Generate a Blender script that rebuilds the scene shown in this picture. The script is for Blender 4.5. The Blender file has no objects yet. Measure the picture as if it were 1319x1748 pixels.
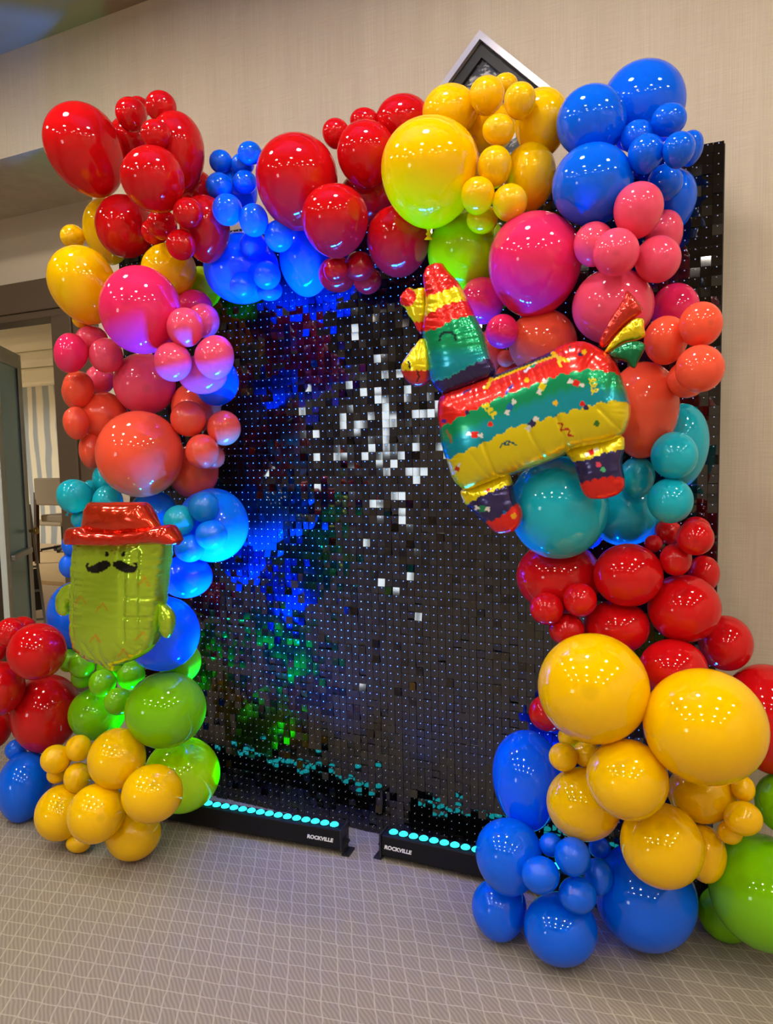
import bpy, bmesh, math, random
import numpy as np
from mathutils import Vector, Matrix, geometry

random.seed(7)
rng = np.random.default_rng(7)
S = bpy.context.scene
C = S.collection

# ------------------------------------------------------------------ camera
FPX, W, H = 1218.8, 1319, 1748
CAM = np.array([1.1979, -2.4319, 1.4928])
YAW, PIT, ROL = .4348, -.0812, -.0196
fw = np.array([-math.sin(YAW) * math.cos(PIT), math.cos(YAW) * math.cos(PIT), math.sin(PIT)])
r0 = np.array([math.cos(YAW), math.sin(YAW), 0.0])
u0 = np.cross(r0, fw)
RT = math.cos(ROL) * r0 + math.sin(ROL) * u0
UP = -math.sin(ROL) * r0 + math.cos(ROL) * u0
cd = bpy.data.cameras.new('camera')
cd.sensor_fit = 'VERTICAL'
cd.sensor_height = 36.0
cd.lens = 36.0 * FPX / H
cd.clip_start = 0.05
co = bpy.data.objects.new('camera', cd)
C.objects.link(co)
co.matrix_world = Matrix(((RT[0], UP[0], -fw[0], CAM[0]), (RT[1], UP[1], -fw[1], CAM[1]),
                          (RT[2], UP[2], -fw[2], CAM[2]), (0, 0, 0, 1)))
S.camera = co

# ------------------------------------------------------------------ world, exposure
wd = bpy.data.worlds.new('world')
S.world = wd
wd.use_nodes = True
wd.node_tree.nodes['Background'].inputs[0].default_value = (0, 0, 0, 1)      # closed interior: no sky
wd.node_tree.nodes['Background'].inputs[1].default_value = 0.0
S.view_settings.view_transform = 'Standard'
S.view_settings.look = 'None'
S.view_settings.gamma = 1
S.view_settings.use_curve_mapping = False
S.view_settings.exposure = 1.24
LAMP = 46.0          # radiance of the ceiling downlights
WINDOW = 5.0          # radiance of the daylit window behind the camera
LED = 4.2             # multiplier of the light bars


def ray(px, py):
    d = fw + RT * ((px - 659.5) / FPX) - UP * ((py - 874.0) / FPX)
    return d / np.linalg.norm(d)


def on_y(px, py, y):
    d = ray(px, py)
    return CAM + d * ((y - CAM[1]) / d[1])


# ------------------------------------------------------------------ materials
def srgb(r, g, b):
    f = lambda c: (c / 255 / 12.92) if c / 255 <= 0.04045 else ((c / 255 + 0.055) / 1.055) ** 2.4
    return (f(r), f(g), f(b), 1)


def mat(name, col, rough=0.5, metal=0.0, **kw):
    m = bpy.data.materials.new(name)
    m.use_nodes = True
    b = m.node_tree.nodes['Principled BSDF']
    b.inputs['Base Color'].default_value = col
    b.inputs['Roughness'].default_value = rough
    b.inputs['Metallic'].default_value = metal
    for k, v in kw.items():
        b.inputs[k.replace('_', ' ')].default_value = v
    m.diffuse_color = col
    return m


def nt(m):
    return m.node_tree.nodes, m.node_tree.links


def emis(name, col, s):
    m = bpy.data.materials.new(name)
    m.use_nodes = True
    n, l = nt(m)
    n.clear()
    e = n.new('ShaderNodeEmission')
    e.inputs[0].default_value = col
    e.inputs[1].default_value = s
    o = n.new('ShaderNodeOutputMaterial')
    l.new(e.outputs[0], o.inputs[0])
    return m


def math_node(n, l, op, a, b=None, c=None):
    x = n.new('ShaderNodeMath')
    x.operation = op
    for i, v in enumerate((a, b, c)):
        if v is None:
            continue
        if isinstance(v, (int, float)):
            x.inputs[i].default_value = v
        else:
            l.new(v, x.inputs[i])
    return x.outputs[0]


def mix_col(n, l, fac, a, b):
    x = n.new('ShaderNodeMix')
    x.data_type = 'RGBA'
    if isinstance(fac, (int, float)):
        x.inputs[0].default_value = fac
    else:
        l.new(fac, x.inputs[0])
    for i, v in ((6, a), (7, b)):
        if isinstance(v, tuple):
            x.inputs[i].default_value = v
        else:
            l.new(v, x.inputs[i])
    return x.outputs[2]


def noise(n, l, vec, scale, detail=3, rough=0.55):
    x = n.new('ShaderNodeTexNoise')
    x.inputs['Scale'].default_value = scale
    x.inputs['Detail'].default_value = detail
    x.inputs['Roughness'].default_value = rough
    if vec is not None:
        l.new(vec, x.inputs['Vector'])
    return x.outputs[0]


def obj_coord(n, l, scale=(1, 1, 1), rot=(0, 0, 0)):
    t = n.new('ShaderNodeTexCoord')
    mp = n.new('ShaderNodeMapping')
    mp.inputs['Scale'].default_value = scale
    mp.inputs['Rotation'].default_value = rot
    l.new(t.outputs['Object'], mp.inputs[0])
    return mp.outputs[0]


def add_bump(m, height, strength=0.2, dist=0.01):
    n, l = nt(m)
    b = n.new('ShaderNodeBump')
    b.inputs['Strength'].default_value = strength
    b.inputs['Distance'].default_value = dist
    l.new(height, b.inputs['Height'])
    l.new(b.outputs[0], n['Principled BSDF'].inputs['Normal'])


# linen wall covering
def wall_material(name, c1, c2):
    m = mat(name, c1, 0.85)
    n, l = nt(m)
    v = noise(n, l, obj_coord(n, l, (260, 260, 4)), 1.0, 2)
    h = noise(n, l, obj_coord(n, l, (10, 10, 300)), 1.0, 2)
    w = noise(n, l, obj_coord(n, l, (9, 9, 0.3)), 1.0, 2)
    s = math_node(n, l, 'ADD', math_node(n, l, 'MULTIPLY', v, 0.4), math_node(n, l, 'MULTIPLY', h, 0.3))
    s = math_node(n, l, 'ADD', s, math_node(n, l, 'MULTIPLY', w, 0.3))
    s = math_node(n, l, 'SUBTRACT', math_node(n, l, 'MULTIPLY', s, 3.2), 1.1)
    col = mix_col(n, l, s, c1, c2)
    l.new(col, n['Principled BSDF'].inputs['Base Color'])
    add_bump(m, s, 0.12, 0.003)
    return m


M_wall = wall_material('linen_wallcovering', srgb(190, 175, 153), srgb(210, 197, 176))
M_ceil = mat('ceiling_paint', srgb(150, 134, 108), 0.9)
M_ceil2 = mat('cream_ceiling', srgb(226, 220, 200), 0.9)
M_brown = mat('dark_brown_paint', srgb(92, 76, 58), 0.5)
M_recess = mat('taupe_paint', srgb(200, 186, 164), 0.85)
M_doorwhite = mat('white_door_paint', srgb(214, 222, 216), 0.4)
M_brass = mat('brass', srgb(200, 170, 100), 0.25, 1.0)
M_chrome = mat('brushed_metal', (0.55, 0.56, 0.57, 1), 0.3, 1.0)
M_silver = mat('silver_frame', srgb(214, 208, 204), 0.3, 0.6)
M_black = mat('black_satin', (0.012, 0.012, 0.016, 1), 0.45)
M_blackmat = mat('black_mat_board', (0.01, 0.009, 0.009, 1), 0.5)
M_taupe = mat('taupe_upholstery', srgb(150, 140, 122), 0.9)
M_wood = mat('pale_wood', srgb(212, 184, 136), 0.5)
M_tan = mat('tan_carpet', srgb(196, 174, 144), 0.95)
M_maroon = mat('maroon_vinyl', srgb(92, 28, 32), 0.5)
M_greypad = mat('dark_grey_vinyl', srgb(70, 70, 74), 0.5)
M_greymetal = mat('grey_metal', srgb(170, 172, 170), 0.4, 0.4)

# door glass: pale frosted blue pane
M_glass = mat('pale_blue_glass', srgb(164, 222, 238), 0.12, 0.0)
M_glass.node_tree.nodes['Principled BSDF'].inputs['Transmission Weight'].default_value = 0.1

# carpet: skewed lattice of pale lines over hatched cells
M_floor = mat('patterned_carpet', srgb(150, 142, 132), 0.95)
n, l = nt(M_floor)
tc = n.new('ShaderNodeTexCoord')
sep = n.new('ShaderNodeSeparateXYZ')
nz = n.new('ShaderNodeTexNoise')
nz.inputs['Scale'].default_value = 14
nz.inputs['Detail'].default_value = 2
l.new(tc.outputs['Object'], nz.inputs['Vector'])
va = n.new('ShaderNodeVectorMath')
va.operation = 'MULTIPLY_ADD'
va.inputs[1].default_value = (0.014, 0.014, 0)
l.new(nz.outputs['Color'], va.inputs[0])
l.new(tc.outputs['Object'], va.inputs[2])
l.new(va.outputs[0], sep.inputs[0])


def lin(a, b):
    return math_node(n, l, 'ADD', math_node(n, l, 'MULTIPLY', sep.outputs[0], a), math_node(n, l, 'MULTIPLY', sep.outputs[1], b))


def line_mask(coord, period, half):
    q = math_node(n, l, 'FRACT', math_node(n, l, 'DIVIDE', coord, period))
    d = math_node(n, l, 'ABSOLUTE', math_node(n, l, 'SUBTRACT', q, 0.5))
    mr = n.new('ShaderNodeMapRange')
    mr.inputs['From Min'].default_value = half * 0.5
    mr.inputs['From Max'].default_value = half
    mr.inputs['To Min'].default_value = 1
    mr.inputs['To Max'].default_value = 0
    l.new(d, mr.inputs[0])
    return mr.outputs[0]


lm1 = line_mask(lin(0.86, 0.507), 0.048, 0.06)
lm2 = line_mask(lin(-0.201, 0.98), 0.056, 0.05)
lines = math_node(n, l, 'MAXIMUM', lm1, lm2)
hat = math_node(n, l, 'SINE', math_node(n, l, 'MULTIPLY', lin(0.62, 0.78), 560))
hat = math_node(n, l, 'MULTIPLY_ADD', hat, 0.25, 0.5)
fine = noise(n, l, tc.outputs['Object'], 420, 3, 0.7)
hat = math_node(n, l, 'MULTIPLY', hat, math_node(n, l, 'ADD', fine, 0.35))
cell = mix_col(n, l, hat, srgb(120, 111, 98), srgb(166, 155, 138))
col = mix_col(n, l, math_node(n, l, 'MULTIPLY', lines, 0.55), cell, srgb(190, 178, 158))
l.new(col, n['Principled BSDF'].inputs['Base Color'])
add_bump(M_floor, math_node(n, l, 'ADD', lines, fine), 0.25, 0.003)

# wavy striped wallpaper of the next room
M_wavy = mat('wavy_stripe_wallpaper', (0.5, 0.5, 0.5, 1), 0.8)
n, l = nt(M_wavy)
wv = n.new('ShaderNodeTexWave')
wv.wave_type = 'BANDS'
wv.bands_direction = 'X'
wv.inputs['Scale'].default_value = 1.15
wv.inputs['Distortion'].default_value = 4.5
wv.inputs['Detail'].default_value = 3
wv.inputs['Detail Scale'].default_value = 1.2
l.new(obj_coord(n, l, (1, 1, 0.4)), wv.inputs['Vector'])
cr = n.new('ShaderNodeValToRGB')
cr.color_ramp.elements[0].position = 0.30
cr.color_ramp.elements[0].color = srgb(150, 158, 164)
cr.color_ramp.elements[1].position = 0.6
cr.color_ramp.elements[1].color = srgb(216, 210, 190)
l.new(wv.outputs[1], cr.inputs[0])
l.new(cr.outputs[0], n['Principled BSDF'].inputs['Base Color'])

# marbled art print
M_art = mat('marbled_print', (0.05, 0.05, 0.05, 1), 0.3)
n, l = nt(M_art)
wv = n.new('ShaderNodeTexNoise')
wv.inputs['Scale'].default_value = 9
wv.inputs['Detail'].default_value = 5
wv.inputs['Distortion'].default_value = 2.2
l.new(obj_coord(n, l, (1, 1, 2.2)), wv.inputs['Vector'])
cr = n.new('ShaderNodeValToRGB')
cr.color_ramp.elements[0].position = 0.52
cr.color_ramp.elements[0].color = srgb(58, 60, 62)
cr.color_ramp.elements[1].position = 0.66
cr.color_ramp.elements[1].color = srgb(215, 212, 205)
l.new(wv.outputs[0], cr.inputs[0])
l.new(cr.outputs[0], n['Principled BSDF'].inputs['Base Color'])

# sequins: dark mirror plastic
M_seq = mat('black_mirror_sequin', (0.0015, 0.0015, 0.002, 1), 0.05)
M_seq.node_tree.nodes['Principled BSDF'].inputs['IOR'].default_value = 1.78
M_panel = mat('black_grid_plastic', (0.001, 0.001, 0.0015, 1), 0.3)
M_pin = mat('clear_pin', (0.75, 0.78, 0.82, 1), 0.25)


# ------------------------------------------------------------------ mesh helpers
def link(name, me, parent=None):
    o = bpy.data.objects.new(name, me)
    C.objects.link(o)
    if parent is not None:
        o.parent = parent
    return o


def mesh(name, v, f, m, smooth=False):
    me = bpy.data.meshes.new(name)
    me.from_pydata([tuple(x) for x in v], [], [tuple(x) for x in f])
    if m is not None:
        me.materials.append(m)
    if smooth:
        me.polygons.foreach_set('use_smooth', [True] * len(me.polygons))
    me.update()
    return me


CUBE_F = [(0, 3, 2, 1), (4, 5, 6, 7), (0, 1, 5, 4), (1, 2, 6, 5), (2, 3, 7, 6), (3, 0, 4, 7)]


class MB:
    def __init__(s):
        s.v, s.f = [], []

    def add(s, v, f):
        k = len(s.v)
        s.v += [tuple(x) for x in v]
        s.f += [tuple(i + k for i in q) for q in f]
        return s

    def box(s, x0, x1, y0, y1, z0, z1):
        return s.add([(x0, y0, z0), (x1, y0, z0), (x1, y1, z0), (x0, y1, z0),
                      (x0, y0, z1), (x1, y0, z1), (x1, y1, z1), (x0, y1, z1)], CUBE_F)

    def bar(s, a, b, w, h, up=(0, 0, 1)):
        a, b, up = Vector(a), Vector(b), Vector(up)
        d = (b - a).normalized()
        x = d.cross(up).normalized() * (w / 2)
        y = x.cross(d).normalized() * (h / 2)
        v = []
        for p in (a, b):
            v += [p - x - y, p + x - y, p + x + y, p - x + y]
        return s.add(v, CUBE_F)

    def lathe(s, prof, n=20, c=(0, 0, 0), axis='z'):
        v, f = [], []
        for (r, z) in prof:
            for i in range(n):
                a = 2 * math.pi * i / n
                p = (r * math.cos(a), r * math.sin(a), z)
                if axis == 'y':
                    p = (p[0], p[2], p[1])
                v.append((p[0] + c[0], p[1] + c[1], p[2] + c[2]))
        for j in range(len(prof) - 1):
            for i in range(n):
                k = (i + 1) % n
                f.append((j * n + i, j * n + k, (j + 1) * n + k, (j + 1) * n + i))
        f.append(tuple(range(n - 1, -1, -1)))
        f.append(tuple(range((len(prof) - 1) * n, len(prof) * n)))
        return s.add(v, f)

    def build(s, name, m, parent=None, smooth=False, bevel=0):
        o = link(name, mesh(name, s.v, s.f, m, smooth), parent)
        if bevel:
            md = o.modifiers.new('bevel', 'BEVEL')
            md.width = bevel
            md.segments = 2
        return o


def struct(o):
    o['kind'] = 'structure'
    return o


def tag(o, label, cat, group=None):
    o['label'] = label
    o['category'] = cat
    if group:
        o['group'] = group
    return o


def empty(name, loc, rz=0):
    o = bpy.data.objects.new(name, None)
    o.empty_display_size = 0.05
    C.objects.link(o)
    o.location = loc
    o.rotation_euler = (0, 0, rz)
    return o


# ------------------------------------------------------------------ room shell
ZC = 3.54       # ceiling
YW = 0.2        # face of the wall behind the backdrop
XR = -1.55      # where the recess of the door begins
ZS = 3.04       # underside of the bulkhead over the recess
YD = 0.83       # face of the door wall
struct(MB().box(-7, 4.5, -7.2, YD + .12, -0.1, 0).build('floor', M_floor))
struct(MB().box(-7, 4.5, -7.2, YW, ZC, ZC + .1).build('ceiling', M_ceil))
struct(MB().box(XR, 4.5, YW, YD + .12, 0, ZC + .1).build('wall_back', M_wall))
struct(MB().box(-7, XR, YW, YD + .12, ZS, ZC + .1).build('wall_bulkhead', M_wall))
struct(MB().box(4.5, 4.6, -7.2, YD + .12, -.1, ZC + .1).build('wall_right', M_wall))
struct(MB().box(-7.1, -7, -7.2, YD + .12, -.1, ZC + .1).build('wall_left', M_wall))
XJ = -2.58      # right jamb of the door opening
XH = -3.37      # hinge jamb
ZH = 2.385      # door head
dw = MB().box(-7, XH - .02, YD, YD + .12, 0, ZS).box(XH - .02, XJ + .02, YD, YD + .12, ZH + .02, ZS).box(XJ + .02, XR, YD, YD + .12, 0, ZS)
struct(dw.build('wall_door', M_recess))
# dark brown casing: jamb boards, head, lintel moulding
tr = MB().box(XJ, XJ + .17, YD - .03, YD + .13, 0, ZH)
struct(tr.build('trim_1', M_brown, bevel=.006))
struct(MB().box(XJ + .17, XR, YD - .012, YD + .001, 0, ZH + .045).build('trim_2', M_brown))
hd = MB().box(XH - .18, XR, YD - .04, YD + .001, ZH + .045, ZH + .235)
struct(hd.build('trim_3', M_brown, bevel=.006))
struct(MB().box(XH - .18, XJ + .17, YD - .028, YD + .13, ZH - .002, ZH + .045).build('trim_4', M_brown, bevel=.005))
struct(MB().box(XH - .18, XH, YD - .03, YD + .13, 0, ZH).build('trim_5', M_brown, bevel=.006))

# rear wall with a daylit window (behind the camera, mirrored by the sequins)
wx0, wx1, wz0, wz1 = -3.75, -2.75, 1.05, 1.95
rw = MB().box(-7, wx0, -7.3, -7.2, 0, ZC).box(wx1, 4.5, -7.3, -7.2, 0, ZC)
rw.box(wx0, wx1, -7.3, -7.2, 0, wz0).box(wx0, wx1, -7.3, -7.2, wz1, ZC)
struct(rw.build('wall_rear', M_wall))
wf = MB()
for x in (wx0, wx0 + .333, wx0 + .666, wx1):
    wf.box(x - .03, x + .03, -7.24, -7.17, wz0, wz1)
for z in (wz0, (wz0 + wz1) / 2, wz1):
    wf.box(wx0, wx1, -7.24, -7.17, z - .03, z + .03)
w1 = empty('window_1_offscreen', (0, 0, 0))
struct(w1)
wf.build('window_frame', M_doorwhite, w1)
MB().box(wx0, wx1, -7.26, -7.25, wz0, wz1).build('pane_offscreen', emis('daylight_pane', (0.86, 0.94, 1.0, 1), WINDOW), w1)

# ceiling downlights
M_lampdisc = emis('downlight_lens', (1.0, 0.91, 0.80, 1), LAMP)
disc = mesh('lens', *(lambda mb: (mb.v, mb.f))(MB().lathe([(.128, -.004), (.128, 0)], 28)), M_lampdisc)
for yy in (-1.0, -2.3, -3.7, -5.2):
    for xx in (-2.7, -1.1, 0.5, 2.1, 3.6):
        t = empty('ceiling_downlight_offscreen', (xx, yy, ZC - .001))
        tag(t, 'round recessed downlight in the beige ceiling', 'light', 'recessed ceiling downlights')
        link('lens_offscreen', disc, t)
        # annular trim ring
        v, f = [], []
        N = 24
        for (r, z) in ((.130, 0), (.130, -.01), (.155, -.01), (.158, 0)):
            for i in range(N):
                a = 2 * math.pi * i / N
                v.append((r * math.cos(a), r * math.sin(a), z))
        for j in range(3):
            for i in range(N):
                k = (i + 1) % N
                f.append((j * N + i, j * N + k, (j + 1) * N + k, (j + 1) * N + i))
        if yy == -1.0 and xx == -2.7:
            ringme = mesh('trim_ring', v, f, M_doorwhite)
        link('trim_ring', ringme, t)

# ------------------------------------------------------------------ next room
struct(MB().box(-13, XR, YD + .12, 7.0, -.1, 0).build('floor_next_room', M_tan))
struct(MB().box(-13, -7, YD, YD + .12, 0, 3.3).build('wall_next_front', M_recess))
struct(MB().box(-13, XR, 6.6, 6.7, 0, 3.3).build('wall_far', M_wavy))
struct(MB().box(-13.1, -13, YD, 6.7, 0, 3.3).build('wall_next_left', M_wavy))
struct(MB().box(-2.0, -1.9, YD + .12, 6.7, 0, 3.3).build('wall_next_right', M_recess))
cz = MB().box(-13, XR, YD + .12, 6.7, 3.1, 3.2)
nc = struct(cz.build('ceiling_next_room', M_ceil2))
for i, y in enumerate((2.2, 3.7, 5.2)):
    struct(MB().box(-13, XR, y - .16, y + .16, 2.94, 3.1).build('trim_%d' % (6 + i), M_ceil2, bevel=.03))
struct(MB().box(-13, XR, 6.35, 6.6, 2.80, 3.1).build('trim_9', M_ceil2, bevel=.05))
struct(MB().box(-9, -5.4, 3.55, 5.6, 0, .05).build('floor_dais', M_wood))
for i, (x, y) in enumerate(((-10.5, 2.9),)):
    t = empty('ceiling_lamp_offscreen', (x, y, 3.1))
    tag(t, 'flat round ceiling lamp between the beams of the next room', 'light')
    MB().lathe([(.3, -.03), (.3, 0)], 28).build('lamp_base', M_doorwhite, t)
    MB().lathe([(.26, -.05), (.28, -.03)], 28).build('diffuser_offscreen', emis('lamp_glow', (1, .95, .86, 1), 110), t)

# open door with a glass pane
dl = empty('door_1', (-3.262, .885, 0))
struct(dl)
dl['label'] = 'white framed glass door standing open into the next room'
ang = math.atan2(1.433 - .885, -3.691 + 3.262)
dl.rotation_euler = (0, 0, ang)
DWD = math.hypot(1.433 - .885, -3.691 + 3.262)
df = MB().box(0, .1, -.02, .02, .01, 2.30).box(DWD - .1, DWD, -.02, .02, .01, 2.30)
df.box(.1, DWD - .1, -.02, .02, 2.19, 2.30).box(.1, DWD - .1, -.02, .02, .01, .25)
df.build('door_frame', M_doorwhite, dl, bevel=.004)
MB().box(.1, DWD - .1, -.006, .006, .25, 2.19).build('glass_pane', M_glass, dl)
MB().box(.1, .112, -.016, .016, .25, 2.19).box(DWD - .112, DWD - .1, -.016, .016, .25, 2.19).build('gasket', M_greypad, dl)
MB().box(.1, DWD - .1, -.05, -.02, .79, .83).build('push_bar', M_chrome, dl, bevel=.004)
kn = MB()
for sy in (-1, 1):
    pr = [(.012, 0), (.012, .03), (.026, .036), (.03, .05), (.022, .064), (.004, .068)]
    kn.lathe([(r, sy * (.02 + z)) for r, z in pr], 16, (DWD - .05, 0, .95), 'y')
kn.build('knob', M_brass, dl, True)

# chair at the far table: upholstered back, pale wooden legs
def P3(px, py, y):
    return on_y(px, py, y)


ch = empty('dining_chair', (-7.2, 4.6, .05), .0)
tag(ch, 'taupe upholstered high chair with pale wooden legs in the next room', 'chair')
MB().box(-.30, .30, -.03, .05, .82, 1.20).build('backrest', M_taupe, ch, bevel=.02)
MB().box(-.27, .27, .03, .5, .58, .68).build('seat', M_taupe, ch, bevel=.02)
for sx in (-1, 1):
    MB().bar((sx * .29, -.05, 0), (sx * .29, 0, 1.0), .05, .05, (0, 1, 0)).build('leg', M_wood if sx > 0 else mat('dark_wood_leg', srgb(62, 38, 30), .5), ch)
    MB().bar((sx * .25, .48, 0), (sx * .25, .45, .6), .045, .045, (0, 1, 0)).build('leg', M_wood, ch)
# office chair behind it
oc = empty('office_chair', (-8.35, 5.75, 0))
tag(oc, 'grey office chair on a black five-star base behind the taupe chair', 'chair')
MB().box(-.26, .26, -.25, .25, .46, .56).build('seat', M_taupe, oc, bevel=.03)
MB().box(-.24, .24, .22, .29, .62, 1.1).build('backrest', M_taupe, oc, bevel=.03)
MB().lathe([(.03, .1), (.03, .46)], 12).build('column', M_black, oc)
for k in range(5):
    a = 2 * math.pi * k / 5 + .3
    e = (.34 * math.cos(a), .34 * math.sin(a), .08)
    lg = MB().bar((0, 0, .12), e, .05, .035).build('base_leg', M_black, oc)
    MB().lathe([(.03, -.015), (.03, .015)], 12, (e[0], e[1], .035), 'y').build('castor', M_black, lg)
MB().box(-.04, .04, .2, .28, .5, .7).build('back_bracket', M_black, oc)
# folded chair leaning behind the door
a0, a1 = on_y(79, 1072, 1.95), on_y(50, 862, 2.25)
fc = empty('folded_chair', (a0[0] - .12, a0[1], 0))
tag(fc, 'folded chair with maroon back pad leaning behind the open glass door', 'chair')
bot = Vector((.12, 0, .0))
top = Vector((a1[0] - a0[0] + .12, a1[1] - a0[1], a1[2]))
side = Vector((-.26, -.22, 0))
up = (top - bot).normalized()
nn = side.cross(up).normalized()
for s_ in (0, 1):
    MB().bar(bot + side * s_, top + side * s_, .022, .022, nn).build('rail', M_greymetal, fc)


def pad(t0, t1, m, name, off=.022):
    mb = MB()
    p, q = bot.lerp(top, t0) + side * .5 + nn * off, bot.lerp(top, t1) + side * .5 + nn * off
    mb.bar(p, q, .32, .03, nn)
    mb.build(name, m, fc, bevel=.01)


pad(.52, 1.0, M_maroon, 'back_pad')
pad(.14, .46, M_greypad, 'seat_pad')
for t_ in (.08, .30, .49):
    MB().bar(bot.lerp(top, t_), bot.lerp(top, t_) + side, .02, .02).build('crossbar', M_greymetal, fc)

# ------------------------------------------------------------------ diamond picture on the wall
pc = on_y(822, 57, YW - .02)
SD = .46
hs = SD / 2
pf = empty('picture_frame', (pc[0], YW, pc[2] - SD / math.sqrt(2)))
tag(pf, 'square silver framed marbled print hung as a diamond above the arch', 'picture')
rot = Matrix.Rotation(math.radians(45), 4, 'Y')


def rbox(mb):
    mb.v = [tuple(rot @ Vector(q)) for q in mb.v]
    return mb


for k in range(4):
    R = Matrix.Rotation(math.radians(45 + 90 * k), 4, 'Y')
    e_ = 0 if k % 2 else .022
    mb = MB().box(-hs + e_, hs - e_, -.045, 0, hs - .022, hs)
    mb.v = [tuple(R @ Vector(q)) for q in mb.v]
    mb.build('frame_rail', M_silver, pf)
    e_ = .022 if k % 2 else .060
    mb = MB().box(-hs + e_, hs - e_, -.026, -.004, hs - .06, hs - .022)
    mb.v = [tuple(R @ Vector(q)) for q in mb.v]
    mb.build('mat_strip', M_blackmat, pf)
rbox(MB().box(-hs + .03, hs - .03, -.012, -.002, -hs + .03, hs - .03)).build('print', M_art, pf)

# ------------------------------------------------------------------ sequin backdrop
bd = empty('sequin_backdrop', (0, 0, 0))
tag(bd, 'tall black backdrop of shimmering mirror sequins inside the balloon arch', 'backdrop')
pm = MB().box(-.1488, .1488, 0, .012, -.1488, .1488)
pme = mesh('panel', pm.v, pm.f, M_panel)
for i in range(8):
    for j in range(8):
        o = link('panel', pme, bd)
        o.location = (-1.05 + .3 * i, 0.004, .15 + .3 * j)
for x in (-1.19, -.4, .4, 1.19):
    MB().box(x - .0125, x + .0125, .017, .042, 0, 2.4).build('stand_post', M_black, bd)
for z in (.012, 2.388):
    MB().box(-1.2, 1.2, .017, .042, z - .0125, z + .0125).build('stand_rail', M_black, bd)
sm = MB().box(-.0143, .0143, -.0004, .0004, -.0286, .0008)
sq_v = np.array(sm.v)
sq_me = mesh('sequin', sm.v, sm.f, M_seq)
# low-frequency sag shared by neighbours + individual tilt
gx = rng.normal(0, 1, (12, 12))


def field(a, i, j):
    x, y = i / 80 * 10, j / 80 * 10
    x0_, y0_ = int(x), int(y)
    fx, fy = x - x0_, y - y0_
    return ((a[x0_, y0_] * (1 - fx) + a[x0_ + 1, y0_] * fx) * (1 - fy) + (a[x0_, y0_ + 1] * (1 - fx) + a[x0_ + 1, y0_ + 1] * fx) * fy)


cand = []
for i in range(80):
    for j in range(80):
        x = -1.2 + .03 * (i + .5)
        z = .03 * (j + 1) - .0005
        tx = math.radians(1.2 * field(gx, i, j) + (rng.normal(0, 1.8) if rng.random() < .6 else rng.normal(0, 6.0)))
        tz = math.radians(rng.normal(0, 1.3) if rng.random() < .6 else rng.normal(0, 4))
        y = -.004 - abs(math.sin(tx)) * .010 - abs(math.sin(tz)) * .0145
        R = (Matrix.Rotation(tz, 3, 'Z') @ Matrix.Rotation(tx, 3, 'X'))
        pw = np.array([x, y, z])
        d = pw - CAM
        px = 659.5 + FPX * (d @ RT) / (d @ fw)
        py = 874 - FPX * (d @ UP) / (d @ fw)
        clear = 470 < px < 700 + max(0, (py - 700)) * .4 and 560 < py < 1330 and px < 860
        cand.append((np.linalg.norm(d) if clear else 99, i, j, (x, y, z), R))
cand.sort(key=lambda c_: c_[0])
seqv, seqf = [], []
for k, (dd, i, j, p, R) in enumerate(cand):
    if k < 300:
        o = link('sequin', sq_me, bd)
        o.matrix_local = Matrix.Translation(p) @ R.to_4x4()
    else:
        b0 = len(seqv)
        Rn = np.array(R)
        seqv += (sq_v @ Rn.T + np.array(p)).tolist()
        seqf += [tuple(q + b0 for q in f_) for f_ in CUBE_F]
o = link('sequin_field', mesh('sequin_field', seqv, seqf, M_seq), bd)
o['kind'] = 'stuff'
pv, pf_ = [], []
for i in range(80):
    for j in range(80):
        x, z = -1.2 + .03 * (i + .5), .03 * (j + 1) - .004
        b0 = len(pv)
        for k in range(6):
            a = k * math.pi / 3
            pv.append((x + .0018 * math.cos(a), -.006, z + .0018 * math.sin(a)))
        for k in range(6):
            a = k * math.pi / 3
            pv.append((x + .0018 * math.cos(a), .004, z + .0018 * math.sin(a)))
        pv.append((x, -.0078, z))
        for k in range(6):
            q = (k + 1) % 6
            pf_.append((b0 + k, b0 + q, b0 + 12))
            pf_.append((b0 + k, b0 + 6 + k, b0 + 6 + q, b0 + q))
o = link('pin_heads', mesh('pin_heads', pv, pf_, M_pin), bd)
o['kind'] = 'stuff'

# ------------------------------------------------------------------ LED light bars
M_bar = mat('bar_housing', (0.006, 0.006, 0.009, 1), .5, Specular_IOR_Level=.25)
M_lens = emis('led_lens_cyan', (0.02, 0.75, 0.85, 1), 1.5)
M_print = mat('white_print', (.8, .8, .82, 1), .5)
lens = MB().lathe([(.0165, 0), (.0165, .004), (.012, .008), (.004, .010)], 16)
lens_me = mesh('lens', lens.v, lens.f, M_lens, True)
cup = MB().lathe([(.019, -.004), (.019, .0015)], 16)
cup_me = mesh('lens_rim', cup.v, cup.f, M_black)


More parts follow.
